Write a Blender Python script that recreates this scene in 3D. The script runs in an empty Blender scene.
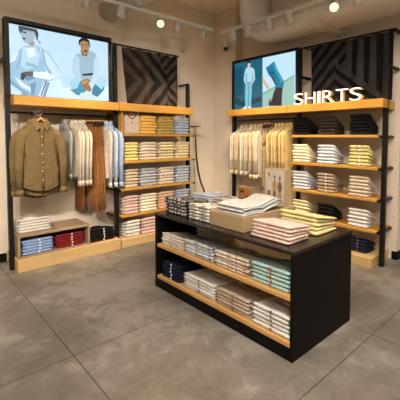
import bpy, bmesh, math, random
from mathutils import Vector, Matrix, noise
PI = math.pi
scene = bpy.context.scene
C = scene.collection
rnd = random.Random(7)

# ------------------------------------------------------------------ camera
FPX, CX, CY = 348.72, 224.21, 155.86
YAW, PITCH, ROLL = .81133, .05375, .0035
EYE = Vector((0, 0, 1.6))
_F = Vector((math.cos(YAW)*math.cos(PITCH), math.sin(YAW)*math.cos(PITCH), -math.sin(PITCH)))
_R = Vector((math.sin(YAW), -math.cos(YAW), 0))
_U = _R.cross(_F)
RT = math.cos(ROLL)*_R + math.sin(ROLL)*_U
UP = -math.sin(ROLL)*_R + math.cos(ROLL)*_U
cd = bpy.data.cameras.new('camera'); cam = bpy.data.objects.new('camera', cd); C.objects.link(cam)
cd.sensor_width = 36; cd.lens = FPX/400*36
cd.shift_x = (200-CX)/400; cd.shift_y = (CY-200)/400
cd.clip_start = .05
M4 = Matrix((RT, UP, -_F)).transposed().to_4x4(); M4.translation = EYE
cam.matrix_world = M4
scene.camera = cam

def on(ax, val, px, py):
    """point of the plane (axis = val) seen at a pixel of the survey photograph"""
    d = (px-CX)/FPX*RT - (py-CY)/FPX*UP + _F
    return EYE + d*((val-EYE[ax])/d[ax])

# ------------------------------------------------------------------ materials
MATS = {}
def nodes(name, rough=.6, metal=0., spec=.5):
    m = bpy.data.materials.new(name); m.use_nodes = True
    nt = m.node_tree; b = nt.nodes['Principled BSDF']
    b.inputs['Roughness'].default_value = rough; b.inputs['Metallic'].default_value = metal
    b.inputs['Specular IOR Level'].default_value = spec
    MATS[name] = m
    return m, nt, b
def N(nt, t, **k):
    n = nt.nodes.new(t)
    for a, v in k.items():
        if a in n.inputs.keys(): n.inputs[a].default_value = v
        else: setattr(n, a, v)
    return n
def rgba(c): return (c[0], c[1], c[2], 1)
def mapped(nt, scale=(1, 1, 1), rot=(0, 0, 0), coord='Object'):
    tc = N(nt, 'ShaderNodeTexCoord'); mp = N(nt, 'ShaderNodeMapping')
    mp.inputs['Scale'].default_value = scale; mp.inputs['Rotation'].default_value = rot
    nt.links.new(tc.outputs[coord], mp.inputs[0]); return mp.outputs[0]
def ramp(nt, fac, stops, interp='LINEAR'):
    r = N(nt, 'ShaderNodeValToRGB'); r.color_ramp.interpolation = interp
    e = r.color_ramp.elements
    while len(e) < len(stops): e.new(.5)
    for i, (p, c) in enumerate(stops): e[i].position = p; e[i].color = rgba(c)
    nt.links.new(fac, r.inputs[0]); return r.outputs[0]
def bump(nt, b, fac, strength=.3, dist=.01):
    bp = N(nt, 'ShaderNodeBump'); bp.inputs['Strength'].default_value = strength; bp.inputs['Distance'].default_value = dist
    nt.links.new(fac, bp.inputs['Height']); nt.links.new(bp.outputs[0], b.inputs['Normal'])
def plain(name, c, rough=.6, metal=0., var=.08, scale=6., spec=.5, bmp=0.):
    m, nt, b = nodes(name, rough, metal, spec)
    v = mapped(nt); n = N(nt, 'ShaderNodeTexNoise', Scale=scale, Detail=3.); nt.links.new(v, n.inputs['Vector'])
    lo = [x*(1-var) for x in c]; hi = [min(1, x*(1+var)) for x in c]
    nt.links.new(ramp(nt, n.outputs[0], [(.3, lo), (.7, hi)]), b.inputs['Base Color'])
    if bmp: bump(nt, b, n.outputs[0], bmp)
    return m
def wood(name, c, rough=.45, axis=0, dark=.75):
    m, nt, b = nodes(name, rough)
    sc = [9, 9, 9]; sc[axis] = .8
    v = mapped(nt, tuple(sc)); n = N(nt, 'ShaderNodeTexNoise', Scale=2.2, Detail=6., Distortion=.6); nt.links.new(v, n.inputs['Vector'])
    sc2 = [60, 60, 60]; sc2[axis] = 2
    v2 = mapped(nt, tuple(sc2)); n2 = N(nt, 'ShaderNodeTexNoise', Scale=2., Detail=2.); nt.links.new(v2, n2.inputs['Vector'])
    mx = N(nt, 'ShaderNodeMath', operation='MULTIPLY_ADD'); nt.links.new(n2.outputs[0], mx.inputs[0]); mx.inputs[1].default_value = .35; nt.links.new(n.outputs[0], mx.inputs[2])
    nt.links.new(ramp(nt, mx.outputs[0], [(.45, [x*dark for x in c]), (.85, c)]), b.inputs['Base Color'])
    return m
def emit(name, c, s):
    m, nt, b = nodes(name, .4)
    b.inputs['Base Color'].default_value = rgba([x*.3 for x in c]); b.inputs['Emission Color'].default_value = rgba(c); b.inputs['Emission Strength'].default_value = s
    return m
def cloth(name, c, kind='plain', c2=None, c3=None, s=1.):
    """fabric: plain weave, stripe, check or scattered print"""
    m, nt, b = nodes(name, .9, 0, .2)
    b.inputs['Sheen Weight'].default_value = .12 if max(c) > .2 else 0
    v = mapped(nt); L = nt.links
    n = N(nt, 'ShaderNodeTexNoise', Scale=9., Detail=3.); L.new(v, n.inputs['Vector'])
    base = ramp(nt, n.outputs[0], [(.3, [x*.9 for x in c]), (.7, c)])
    if kind in ('stripe', 'check', 'vstripe'):
        sx = N(nt, 'ShaderNodeSeparateXYZ'); L.new(v, sx.inputs[0])
        def band(out, f, w):
            a = N(nt, 'ShaderNodeMath', operation='MULTIPLY'); L.new(out, a.inputs[0]); a.inputs[1].default_value = f
            q = N(nt, 'ShaderNodeMath', operation='FRACT'); L.new(a.outputs[0], q.inputs[0])
            g = N(nt, 'ShaderNodeMath', operation='LESS_THAN'); L.new(q.outputs[0], g.inputs[0]); g.inputs[1].default_value = w
            return g.outputs[0]
        f1 = band(sx.outputs[0], 38*s, .35)
        mix = N(nt, 'ShaderNodeMixRGB'); L.new(f1, mix.inputs[0]); L.new(base, mix.inputs[1]); mix.inputs[2].default_value = rgba(c2)
        out = mix.outputs[0]
        if kind == 'check':
            f2 = band(sx.outputs[1], 38*s, .35)
            mx2 = N(nt, 'ShaderNodeMixRGB'); L.new(f2, mx2.inputs[0]); L.new(out, mx2.inputs[1]); mx2.inputs[2].default_value = rgba(c3 or c2)
            mx2.blend_type = 'MULTIPLY'; out = mx2.outputs[0]
        L.new(out, b.inputs['Base Color'])
    elif kind == 'print':
        w = N(nt, 'ShaderNodeTexNoise', Scale=34.*s, Detail=1., Distortion=1.4); L.new(v, w.inputs['Vector'])
        o = ramp(nt, w.outputs[0], [(0., c), (.43, c2), (.60, c3 or c2)], 'CONSTANT')
        L.new(o, b.inputs['Base Color'])
    else:
        L.new(base, b.inputs['Base Color'])
    wv = N(nt, 'ShaderNodeTexNoise', Scale=24., Detail=4.); L.new(v, wv.inputs['Vector'])
    bump(nt, b, wv.outputs[0], .45, .012)
    fd = N(nt, 'ShaderNodeTexNoise', Scale=8., Detail=2., Distortion=1.); L.new(v, fd.inputs['Vector'])
    b2 = N(nt, 'ShaderNodeBump'); b2.inputs['Strength'].default_value = .5; b2.inputs['Distance'].default_value = .04
    L.new(fd.outputs[0], b2.inputs['Height']); L.new(b.inputs['Normal'].links[0].from_socket, b2.inputs['Normal']); L.new(b2.outputs[0], b.inputs['Normal'])
    return m

# room
def wall_mat(name, c):
    m, nt, b = nodes(name, .85, 0, .25)
    v = mapped(nt); n = N(nt, 'ShaderNodeTexNoise', Scale=1.4, Detail=5.); nt.links.new(v, n.inputs['Vector'])
    nt.links.new(ramp(nt, n.outputs[0], [(.3, [x*.95 for x in c]), (.7, c)]), b.inputs['Base Color'])
    n2 = N(nt, 'ShaderNodeTexNoise', Scale=120., Detail=3.); nt.links.new(v, n2.inputs['Vector']); bump(nt, b, n2.outputs[0], .08, .004)
wall_mat('wall_paint', (.72, .63, .52)); wall_mat('ceiling_paint', (.86, .77, .64))
def floor_mat():
    m, nt, b = nodes('concrete_tile', .38, 0, .45); L = nt.links
    v = mapped(nt)
    n1 = N(nt, 'ShaderNodeTexNoise', Scale=.9, Detail=6., Roughness=.6, Distortion=.2); L.new(v, n1.inputs['Vector'])
    n2 = N(nt, 'ShaderNodeTexNoise', Scale=4.5, Detail=12., Roughness=.78, Distortion=.5); L.new(v, n2.inputs['Vector'])
    ad = N(nt, 'ShaderNodeMath', operation='MULTIPLY_ADD'); L.new(n2.outputs[0], ad.inputs[0]); ad.inputs[1].default_value = .8; L.new(n1.outputs[0], ad.inputs[2])
    col = ramp(nt, ad.outputs[0], [(.70, (.108, .092, .074)), (.9, (.172, .153, .131)), (1.06, (.25, .228, .20))])
    sx = N(nt, 'ShaderNodeSeparateXYZ'); L.new(v, sx.inputs[0])
    def seam(out, off, per):
        a = N(nt, 'ShaderNodeMath', operation='SUBTRACT'); L.new(out, a.inputs[0]); a.inputs[1].default_value = off-per*20
        d = N(nt, 'ShaderNodeMath', operation='DIVIDE'); L.new(a.outputs[0], d.inputs[0]); d.inputs[1].default_value = per
        f = N(nt, 'ShaderNodeMath', operation='FRACT'); L.new(d.outputs[0], f.inputs[0])
        g = N(nt, 'ShaderNodeMath', operation='LESS_THAN'); L.new(f.outputs[0], g.inputs[0]); g.inputs[1].default_value = .009/per
        return g.outputs[0]
    s = N(nt, 'ShaderNodeMath', operation='MAXIMUM'); L.new(seam(sx.outputs[0], .9, .935*2), s.inputs[0]); L.new(seam(sx.outputs[1], 1.16, 1.38), s.inputs[1])
    sm = N(nt, 'ShaderNodeMath', operation='MULTIPLY'); L.new(s.outputs[0], sm.inputs[0]); sm.inputs[1].default_value = .8
    mx = N(nt, 'ShaderNodeMixRGB'); L.new(sm.outputs[0], mx.inputs[0]); L.new(col, mx.inputs[1]); mx.inputs[2].default_value = (.03, .025, .02, 1)
    L.new(mx.outputs[0], b.inputs['Base Color'])
    r = N(nt, 'ShaderNodeMapRange'); L.new(n2.outputs[0], r.inputs[0]); r.inputs[3].default_value = .28; r.inputs[4].default_value = .52
    L.new(r.outputs[0], b.inputs['Roughness']); bump(nt, b, n2.outputs[0], .12, .01)
floor_mat()
wood('oak_x', (.51, .265, .047), axis=0, dark=.88); wood('oak_y', (.51, .265, .047), axis=1, dark=.88); wood('plinth_x', (.60, .40, .18), axis=0, dark=.85); wood('plinth_y', (.60, .40, .18), axis=1, dark=.85)
wood('dull_oak', (.36, .25, .15), axis=0)
wood('table_oak', (.66, .37, .13), .28, axis=1, dark=.8)
plain('black_steel', (.007, .0065, .0065), .45, .0, .1, spec=.3)
plain('black_board', (.006, .0045, .0045), .5, 0, .15, 20, spec=.1)
m_, nt_, b_ = nodes('dark_top', .22, 0, .4)
v_ = mapped(nt_, (12, 1.5, 12)); n_ = N(nt_, 'ShaderNodeTexNoise', Scale=3., Detail=5.); nt_.links.new(v_, n_.inputs['Vector'])
nt_.links.new(ramp(nt_, n_.outputs[0], [(.35, (.012, .009, .008)), (.7, (.028, .020, .015))]), b_.inputs['Base Color'])
plain('kraft_board', (.42, .30, .17), .6, 0, .05, 4)
plain('white_paint', (.62, .60, .56), .45, 0, .03)
plain('grey_plastic', (.35, .33, .31), .4); plain('lamp_grey', (.42, .39, .35), .4)
plain('steamer_steel', (.45, .42, .38), .3, .8)
plain('bronze_plastic', (.24, .17, .10), .4)
plain('hanger_wood', (.50, .25, .08), .4, 0, .15, 30)
plain('chrome', (.6, .58, .55), .25, 1.)
plain('black_plastic', (.015, .014, .014), .35)
plain('tag_white', (.85, .83, .78), .6); plain('tag_red', (.45, .08, .05), .6); plain('tag_brown', (.25, .13, .08), .6)
plain('button', (.8, .74, .62), .3)
emit('lamp_glow', (1, .74, .30), 1.9); emit('lamp_dim', (1, .80, .50), 5); 
emit('letter_white', (1, .93, .82), 1.15); plain('letter_gold', (.75, .42, .10), .35, .3)
glass, gnt, gb = nodes('lens_glass', .1, 0, .5); gb.inputs['Base Color'].default_value = (.02, .02, .02, 1)
plain('curtain_black', (.006, .005, .005), .9, 0, .2, 12, .2)
plain('curtain_brown', (.020, .010, .007), .9, 0, .3, 12, .2)
plain('curtain_grey', (.044, .038, .034), .9, 0, .15, 12, .2)
plain('curtain_slate', (.036, .036, .040), .9, 0, .15, 12, .2)

# ------------------------------------------------------------------ object helpers
ORG = {}
def link(name, me, parent=None, loc=None):
    o = bpy.data.objects.new(name, me); C.objects.link(o)
    if parent is not None: o.parent = parent
    if loc is not None: o.location = loc
    return o
def mk(name, verts, faces, mats, parent=None, smooth=False, midx=None, org=None):
    """verts in world coordinates, stored relative to the thing's own base"""
    if org is None: org = ORG.get(parent.name, Vector((0, 0, 0))) if parent is not None else None
    if org is None:
        lo = [min(v[i] for v in verts) for i in range(3)]; hi = [max(v[i] for v in verts) for i in range(3)]
        org = Vector(((lo[0]+hi[0])/2, (lo[1]+hi[1])/2, lo[2]))
    org = Vector(org)
    me = bpy.data.meshes.new(name); me.from_pydata([Vector(v)-org for v in verts], [], faces); me.update()
    mats = mats if isinstance(mats, (list, tuple)) else [mats]
    for m in mats: me.materials.append(MATS[m] if isinstance(m, str) else m)
    if midx: me.polygons.foreach_set('material_index', midx)
    if smooth: me.polygons.foreach_set('use_smooth', [True]*len(me.polygons))
    if parent is None:
        o = link(name, me, None, org); ORG[o.name] = org
    else:
        o = link(name, me, parent); ORG[o.name] = ORG.get(parent.name, org)
    return o
def tag(o, label, cat, group=None, kind=None):
    o['label'] = label; o['category'] = cat
    if group: o['group'] = group
    if kind: o['kind'] = kind
    n = len(label.split())
    if not 4 <= n <= 16: print('LABEL', n, label)
    return o
def thing(name, loc, label, cat, group=None, rz=0):
    o = bpy.data.objects.new(name, None); C.objects.link(o); o.location = loc; o.rotation_euler.z = rz
    o.empty_display_size = .05
    ORG[o.name] = Vector(loc) if rz == 0 else Vector((0, 0, 0))
    return tag(o, label, cat, group)
class G:
    """geometry collector"""
    def __init__(s): s.v = []; s.f = []; s.m = []
    def add(s, v, f, m=0):
        k = len(s.v); s.v += [tuple(x) for x in v]; s.f += [tuple(i+k for i in q) for q in f]; s.m += [m]*len(f); return s
    def box(s, x0, x1, y0, y1, z0, z1, m=0, bev=0.):
        if x0 > x1: x0, x1 = x1, x0
        if y0 > y1: y0, y1 = y1, y0
        if z0 > z1: z0, z1 = z1, z0
        if bev:
            bm = bmesh.new(); bmesh.ops.create_cube(bm, size=1)
            for v in bm.verts: v.co = Vector(((x0+x1)/2+v.co.x*(x1-x0), (y0+y1)/2+v.co.y*(y1-y0), (z0+z1)/2+v.co.z*(z1-z0)))
            bmesh.ops.bevel(bm, geom=bm.edges[:], offset=bev, segments=1, affect='EDGES')
            bm.verts.index_update()
            r = s.add([v.co.copy() for v in bm.verts], [[v.index for v in f.verts] for f in bm.faces], m); bm.free(); return r
        v = [(x, y, z) for z in (z0, z1) for y in (y0, y1) for x in (x0, x1)]
        return s.add(v, [(0, 2, 3, 1), (4, 5, 7, 6), (0, 1, 5, 4), (2, 6, 7, 3), (0, 4, 6, 2), (1, 3, 7, 5)], m)
    def tube(s, pts, r, n=10, m=0, cap=True, squash=None):
        pts = [Vector(p) for p in pts]; rs = r if isinstance(r, (list, tuple)) else [r]*len(pts)
        rings = []; prev = None
        for i, p in enumerate(pts):
            d = (pts[min(i+1, len(pts)-1)]-pts[max(i-1, 0)]).normalized()
            if prev is None: a = d.orthogonal().normalized() if squash is None else (Vector(squash)-d*Vector(squash).dot(d)).normalized()
            else: a = (prev-d*prev.dot(d)).normalized()
            prev = a; b = d.cross(a)
            rr = rs[i] if isinstance(rs[i], (list, tuple)) else (rs[i], rs[i])
            rings.append([p+a*math.cos(2*PI*k/n)*rr[0]+b*math.sin(2*PI*k/n)*rr[1] for k in range(n)])
        return s.rings(rings, m, cap)
    def rings(s, rings, m=0, cap=True):
        n = len(rings[0]); v = [p for r in rings for p in r]; f = []
        for i in range(len(rings)-1):
            for k in range(n): f.append((i*n+k, i*n+(k+1) % n, (i+1)*n+(k+1) % n, (i+1)*n+k))
        if cap: f.append(tuple(range(n))[::-1]); f.append(tuple(range((len(rings)-1)*n, len(rings)*n)))
        return s.add(v, f, m)
    def make(s, name, mats, parent=None, smooth=False, org=None):
        return mk(name, s.v, s.f, mats, parent, smooth, s.m, org)
def bx(name, x0, x1, y0, y1, z0, z1, mat, parent=None, bev=.003):
    return G().box(x0, x1, y0, y1, z0, z1, 0, bev).make(name, mat, parent)
def struct(o): o['kind'] = 'structure'; return o

# ------------------------------------------------------------------ the room
WX, WY, CZ = 4.73, 5.11, 3.95
struct(G().box(-5, 8, -5, WY+.15, -.1, 0).make('floor', 'concrete_tile', None, False, (0, 0, 0)))
struct(bx('ceiling', -5, 8, -5, WY+.15, CZ, CZ+.1, 'ceiling_paint', bev=0))
struct(bx('wall_left', -5, 8, WY, WY+.15, 0, CZ, 'wall_paint', bev=0))
struct(bx('wall_right', WX, 8, 1.70, WY, 0, CZ, 'wall_paint', bev=0))
struct(bx('wall_back', -5, 8, -5.15, -5, 0, CZ, 'wall_paint', bev=0))
struct(bx('wall_west', -5.15, -5, -5, WY, 0, CZ, 'wall_paint', bev=0))
struct(bx('wall_east', 8, 8.15, -5, WY, 0, CZ, 'wall_paint', bev=0))
struct(bx('trim_1', 4.56, WX, 4.52, WY, 0, CZ, 'wall_paint', bev=0))
struct(bx('baseboard_left', -5, 1.005, WY-.015, WY, 0, .11, 'black_board'))
struct(bx('baseboard_right', WX-.015, WX, 1.70, 1.76, 0, .11, 'black_board'))
struct(bx('baseboard_end', WX-.015, 8, 1.685, 1.70, 0, .11, 'black_board'))

# ------------------------------------------------------------------ wall furniture
FRL, FRR = 4.55, 4.18      # fronts of the header beams
# left hanging rack
def rack_left():
    t = thing('clothes_rack', (1.62, 4.8, 0), 'black framed hanging rack on left wall with oak header shelf under the wide screen', 'clothes rack')
    for x in (.985, 2.33): bx('post', x-.025, x+.025, 4.70, 4.76, 0, 2.96 if x < 2 else 2.9, 'black_steel', t)
    bx('header_shelf', 1.015, 2.30, FRL, 5.09, 1.965, 2.072, 'oak_x', t, .004)
    G().tube([(1.0, 4.85, 1.89), (2.32, 4.85, 1.89)], .014, 10).make('hanging_rod', 'black_steel', t, True)
    g = G().tube([(1.28, 4.86, 1.885), (1.28, 4.44, 1.885)], .008, 8); g.box(1.262, 1.298, 4.83, 4.87, 1.865, 1.91); g.make('face_out_arm', 'black_steel', t)
    for x in (.985, 2.33):
        bx('wall_bracket', x-.015, x+.015, 4.76, 5.11, 2.50, 2.535, 'black_steel', t)
    g = G().box(1.01, 2.30, FRL, 5.09, 0, .153, 0, .004); g.make('plinth', 'plinth_x', t)
rack_left()
def shelf_unit_left():
    t = thing('shelving_unit', (3.0, 4.85, 0), 'wall shelving of four thin oak shelves right of the brown trousers on left wall', 'shelving')
    bx('header_shelf', 2.31, 3.60+.03, FRL, 5.09, 1.965, 2.075, 'oak_x', t, .004)
    for z in (1.61, 1.21, .812, .42): 
        s = bx('shelf', 2.36, 3.68, 4.64, 5.09, z, z+.035, 'oak_x', t)
        for x in (2.34, 3.695): bx('shelf_bracket', x-.012, x+.012, 4.62, 5.08, z-.006, z+.022, 'black_steel', s, .002)
    bx('post', 3.715, 3.765, 4.84, 4.90, 0, 2.52, 'black_steel', t)
    bx('top_arm', 3.725, 3.755, 4.90, 5.11, 2.49, 2.52, 'black_steel', t)
    bx('side_panel', 2.365, 2.385, 4.60, 5.08, 1.645, 1.965, 'oak_y', t)
    bx('plinth', 2.325, 3.68, 4.57, 5.09, 0, .12, 'plinth_x', t, .004)
shelf_unit_left()
def rack_right():
    t = thing('clothes_rack', (4.45, 3.7, 0), 'black framed hanging rack on right wall with oak header shelf under the smaller screen', 'clothes rack')
    bx('post', 4.33, 4.39, 4.31, 4.36, 0, 2.9, 'black_steel', t)
    bx('post', 4.42, 4.47, 3.02, 3.07, 0, 2.9, 'black_steel', t)
    bx('header_shelf', FRR, 4.72, 3.09, 4.36, 1.958, 2.062, 'oak_y', t, .004)
    G().tube([(4.45, 3.05, 1.89), (4.45, 4.33, 1.89)], .014, 10).make('hanging_rod', 'black_steel', t, True)
    bx('wall_bracket', 4.47, 4.73, 3.03, 3.06, 2.48, 2.52, 'black_steel', t)
    bx('plinth', FRR, 4.72, 3.09, 4.35, 0, .12, 'plinth_y', t, .004)
rack_right()
def shelf_unit_right():
    t = thing('shelving_unit', (4.45, 2.4, 0), 'wall shelving of four thin oak shelves under the white lettering on right wall', 'shelving')
    g = G().box(FRR, 4.325, 1.705, 3.075, 1.958, 2.062, 0, .003); g.box(4.325, 4.72, 1.772, 3.075, 1.958, 2.062, 0, .003); g.make('header_shelf', 'oak_y', t)
    for z in (1.60, 1.20, .805, .41):
        s = bx('shelf', 4.28, 4.72, 1.79, 3.06, z, z+.035, 'oak_y', t)
        bx('shelf_bracket', 4.29, 4.72, 1.765, 1.788, z-.006, z+.022, 'black_steel', s, .002)
    g = G().box(4.33, 4.39, 1.715, 1.765, 0, 2.49, 0, .003); g.make('post', 'black_steel', t)
    bx('top_arm', 4.39, 4.73, 1.73, 1.76, 2.455, 2.49, 'black_steel', t)
    bx('plinth', FRR, 4.72, 1.795, 3.06, 0, .12, 'plinth_y', t, .004)
shelf_unit_right()
def cubby():
    t = thing('storage_cubby', (1.45, 4.8, .153), 'open fronted dull oak cubby box on the plinth below the olive shirts', 'box')
    x0, x1, y0, y1, z0, z1, k = 1.02, 1.875, 4.58, 5.05, .153, .432, .028
    bx('bottom_board', x0, x1, y0, y1, z0, z0+.02, 'dull_oak', t)
    bx('top_board', x0, x1, y0, y1, z1-k, z1, 'dull_oak', t)
    for a in (x0, x1-k): bx('side_board', a, a+k, y0, y1, z0+.02, z1-k, 'dull_oak', t)
    bx('back_board', x0+k, x1-k, y1-.015, y1, z0+.02, z1-k, 'dull_oak', t)
cubby()

# ------------------------------------------------------------------ screens
SCOL = {}
def scol(c, s=1.):
    k = 'screen_%02x%02x%02x' % tuple(int(x) for x in c)
    if k not in SCOL:
        lin = [((x/255+.055)/1.055)**2.4 if x > 10 else x/255/12.92 for x in c]
        m, nt, b = nodes(k, .25, 0, .3); b.inputs['Base Color'].default_value = (.01, .01, .01, 1)
        b.inputs['Emission Color'].default_value = rgba(lin); b.inputs['Emission Strength'].default_value = s*SCR
        SCOL[k] = k
    return k
SCR = .82
def picture(name, ax, val, sgn, polys, parent, ox=0, oy=0, sc=1.):
    """flat picture: each colour patch a polygon of the panel; polygons in the panel's survey coordinates"""
    v = []; f = []; mi = []; mats = []
    for i, (col, pts) in enumerate(polys):
        k = scol(col) if not isinstance(col, str) else col
        if k not in mats: mats.append(k)
        b = len(v)
        for (x, y) in pts:
            p = on(ax, val, ox+x/sc, oy+y/sc); p[ax] -= sgn*.0006*i; v.append(p)
        f.append(tuple(range(b, b+len(pts)))); mi.append(mats.index(k))
    return mk(name, v, f, mats, parent, False, mi)
def frame_ring(name, ax, a0, a1, z0, z1, f0, f1, w, mat, parent, wb=None):
    wb = w if wb is None else wb
    g = G()
    def b(p0, p1, q0, q1):
        if ax == 1: g.box(p0, p1, f0, f1, q0, q1)
        else: g.box(f0, f1, p0, p1, q0, q1)
    b(a0, a1, z1-w, z1); b(a0, a1, z0, z0+wb); b(a0, a0+w, z0+wb, z1-w); b(a1-w, a1, z0+wb, z1-w)
    return g.make(name, mat, parent)
def blob(cx, cy, rx, ry, n=12, rot=0.):
    c, s = math.cos(rot), math.sin(rot)
    return [(cx+c*rx*math.cos(2*PI*k/n)-s*ry*math.sin(2*PI*k/n), cy+s*rx*math.cos(2*PI*k/n)+c*ry*math.sin(2*PI*k/n)) for k in range(n)]

t = thing('display_screen', (1.62, 4.66, 2.075), 'wide bright screen showing two men in pale blue sweatshirts on left header shelf', 'screen')
frame_ring('screen_frame', 1, .965, 2.245, 2.075, 2.965, 4.645, 4.70, .042, 'black_steel', t, .01)
bx('screen_back', .99, 2.22, 4.70, 4.72, 2.09, 2.94, 'black_plastic', t)
BG = (188, 217, 238); SK = (150, 140, 140)
L1 = [(BG, [(4, 22.2), (109.5, 43.2), (110.5, 101.5), (7.5, 94.6)]),
      ((208, 232, 248), [(8, 62), (20, 50), (56, 60), (66, 97.6), (8, 94.6)]),
      ((216, 236, 250), [(62, 88), (109, 86), (109.5, 101.3), (60, 97.8)]),
      # first man: torso, sleeves, folds
      ((150, 188, 212), [(23.5, 46), (18.5, 50), (15.5, 60), (10, 63), (8.2, 72), (8.6, 94.4), (38, 96.4), (44, 82), (54, 80), (62, 78), (58, 66), (48, 52), (40, 46.5), (33, 44.5)]),
      ((176, 208, 228), [(24, 47), (19, 52), (17, 62), (26, 70), (38, 66), (40, 54), (36, 47)]),
      ((196, 222, 240), [(40, 48), (47, 53), (57, 67), (62, 77), (54, 81), (46, 72), (42, 60)]),
      ((120, 162, 190), [(9, 77), (20, 88), (30, 94), (24, 95.2), (9, 82)]),
      ((198, 224, 240), [(10, 84), (22, 92), (20, 95.2), (9, 94.4)]),
      ((104, 146, 176), [(22, 77), (30, 72), (40, 71), (36, 78), (28, 81)]),
      ((226, 240, 250), [(32, 71.5), (46, 72), (56, 76), (50, 80), (33, 77)]),
      ((50, 50, 62), [(21, 73), (25, 72), (25.5, 77), (23, 80.5), (20.5, 79)]),
      ((96, 84, 84), [(24, 72), (33, 71), (33, 76.5), (25, 76)]),
      ((140, 90, 96), [(45.5, 80.5), (47, 81), (41.5, 96.2), (40.3, 96)]),
      ((120, 158, 186), [(47, 82), (50, 82.5), (45, 97), (42.5, 96.6)]),
      ((132, 172, 200), [(20, 50), (22, 49), (21, 62), (17, 70), (16, 68)]), ((140, 180, 206), [(41, 50), (43, 49), (46, 64), (52, 74), (49, 74), (43, 64)]),
      ((212, 232, 246), [(26, 49), (34, 48), (36, 56), (28, 58)]), ((136, 176, 204), [(26, 62), (38, 66), (37, 68), (25, 65)]), ((220, 236, 248), [(14, 76), (24, 84), (34, 90), (33, 93), (20, 86)]),
      ((110, 150, 180), [(30, 84), (36, 82), (34, 95), (31, 95)]),
      # first man: neck, head, cap of hair, moustache
      ((176, 128, 98), [(27, 42.5), (34, 41), (34, 46), (29.5, 45.6)]),
      ((150, 172, 190), [(19, 27), (34, 29.5), (34.5, 38), (31, 43), (26.5, 44), (23.5, 42), (20.5, 35)]),
      ((40, 62, 76), [(18, 25.6), (36.5, 29.6), (38.2, 34), (37.5, 40), (35, 36), (34, 32), (26, 30.5), (23, 30), (20, 34), (18.2, 30)]),
      ((34, 48, 60), [(22, 31.3), (26, 32.2), (26, 33.6), (22.4, 33.0)]),
      ((44, 50, 60), [(21.8, 37.2), (25, 38.2), (25.4, 40), (22.4, 39.6)]),
      ((46, 62, 78), [(35, 38), (36, 38), (40.5, 44), (40, 44.6)]),
      # second man: sweatshirt, jeans, hands, head
      ((70, 146, 170), [(78.5, 78), (72, 84), (70, 90), (76, 95), (84, 96), (86, 89), (82, 80)]),
      ((56, 132, 156), [(95, 84), (101, 78.5), (105, 80), (103.5, 90), (97, 97), (91, 95), (92, 88)]),
      ((160, 208, 226), [(69, 82), (75, 77), (80, 80), (77, 88), (71, 90)]),
      ((172, 212, 228), [(98, 76), (104, 78), (105, 84), (101, 90), (95, 84)]),
      ((206, 226, 226), [(80, 93), (88, 92), (96, 97), (95, 100), (79, 98.5)]),
      ((148, 180, 200), [(81, 53), (75, 55), (72.5, 61), (72, 70), (77, 80), (83, 83), (93, 80), (99, 70), (98.5, 60), (95, 54), (90, 51)]),
      ((176, 204, 222), [(75, 56), (73, 62), (72.4, 70), (77, 80), (81, 82), (79, 70), (79, 58)]),
      ((184, 210, 228), [(96, 56), (98.6, 62), (99, 70), (93, 80), (90, 82), (93, 72), (93, 62)]),
      ((40, 40, 48), [(81.5, 74), (92.5, 73), (92, 75.6), (82, 76)]),
      ((158, 112, 62), [(80, 81), (87, 78.6), (90, 80.5), (88, 84), (91, 89), (90, 92), (86.5, 91), (82, 86)]),
      ((188, 150, 104), [(81, 82), (87, 80), (88, 81.6), (83, 84.5)]),
      ((96, 62, 44), [(79.5, 51), (87.5, 52), (86.5, 56), (82.5, 56.4)]),
      ((164, 130, 92), [(79, 41), (88, 41), (89, 47), (87.2, 54), (83.6, 56), (80.4, 51)]),
      ((26, 24, 26), [(78, 46), (78, 40.6), (81.5, 37.8), (85.5, 38.4), (88.6, 41), (89.6, 48), (88.4, 46), (87.4, 42.6), (83, 41), (80, 42), (79, 45)]),
      ((44, 34, 32), [(80.4, 44.6), (83, 45), (83, 45.8), (80.6, 45.5)]), ((44, 34, 32), [(85, 45), (87.6, 44.8), (87.4, 45.6), (85.2, 45.9)]),
      ((54, 38, 34), [(83.2, 50.6), (86.6, 50.4), (86.4, 52), (83.6, 52.2)])]
picture('screen_picture', 1, 4.668, 1, L1, t)

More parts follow.
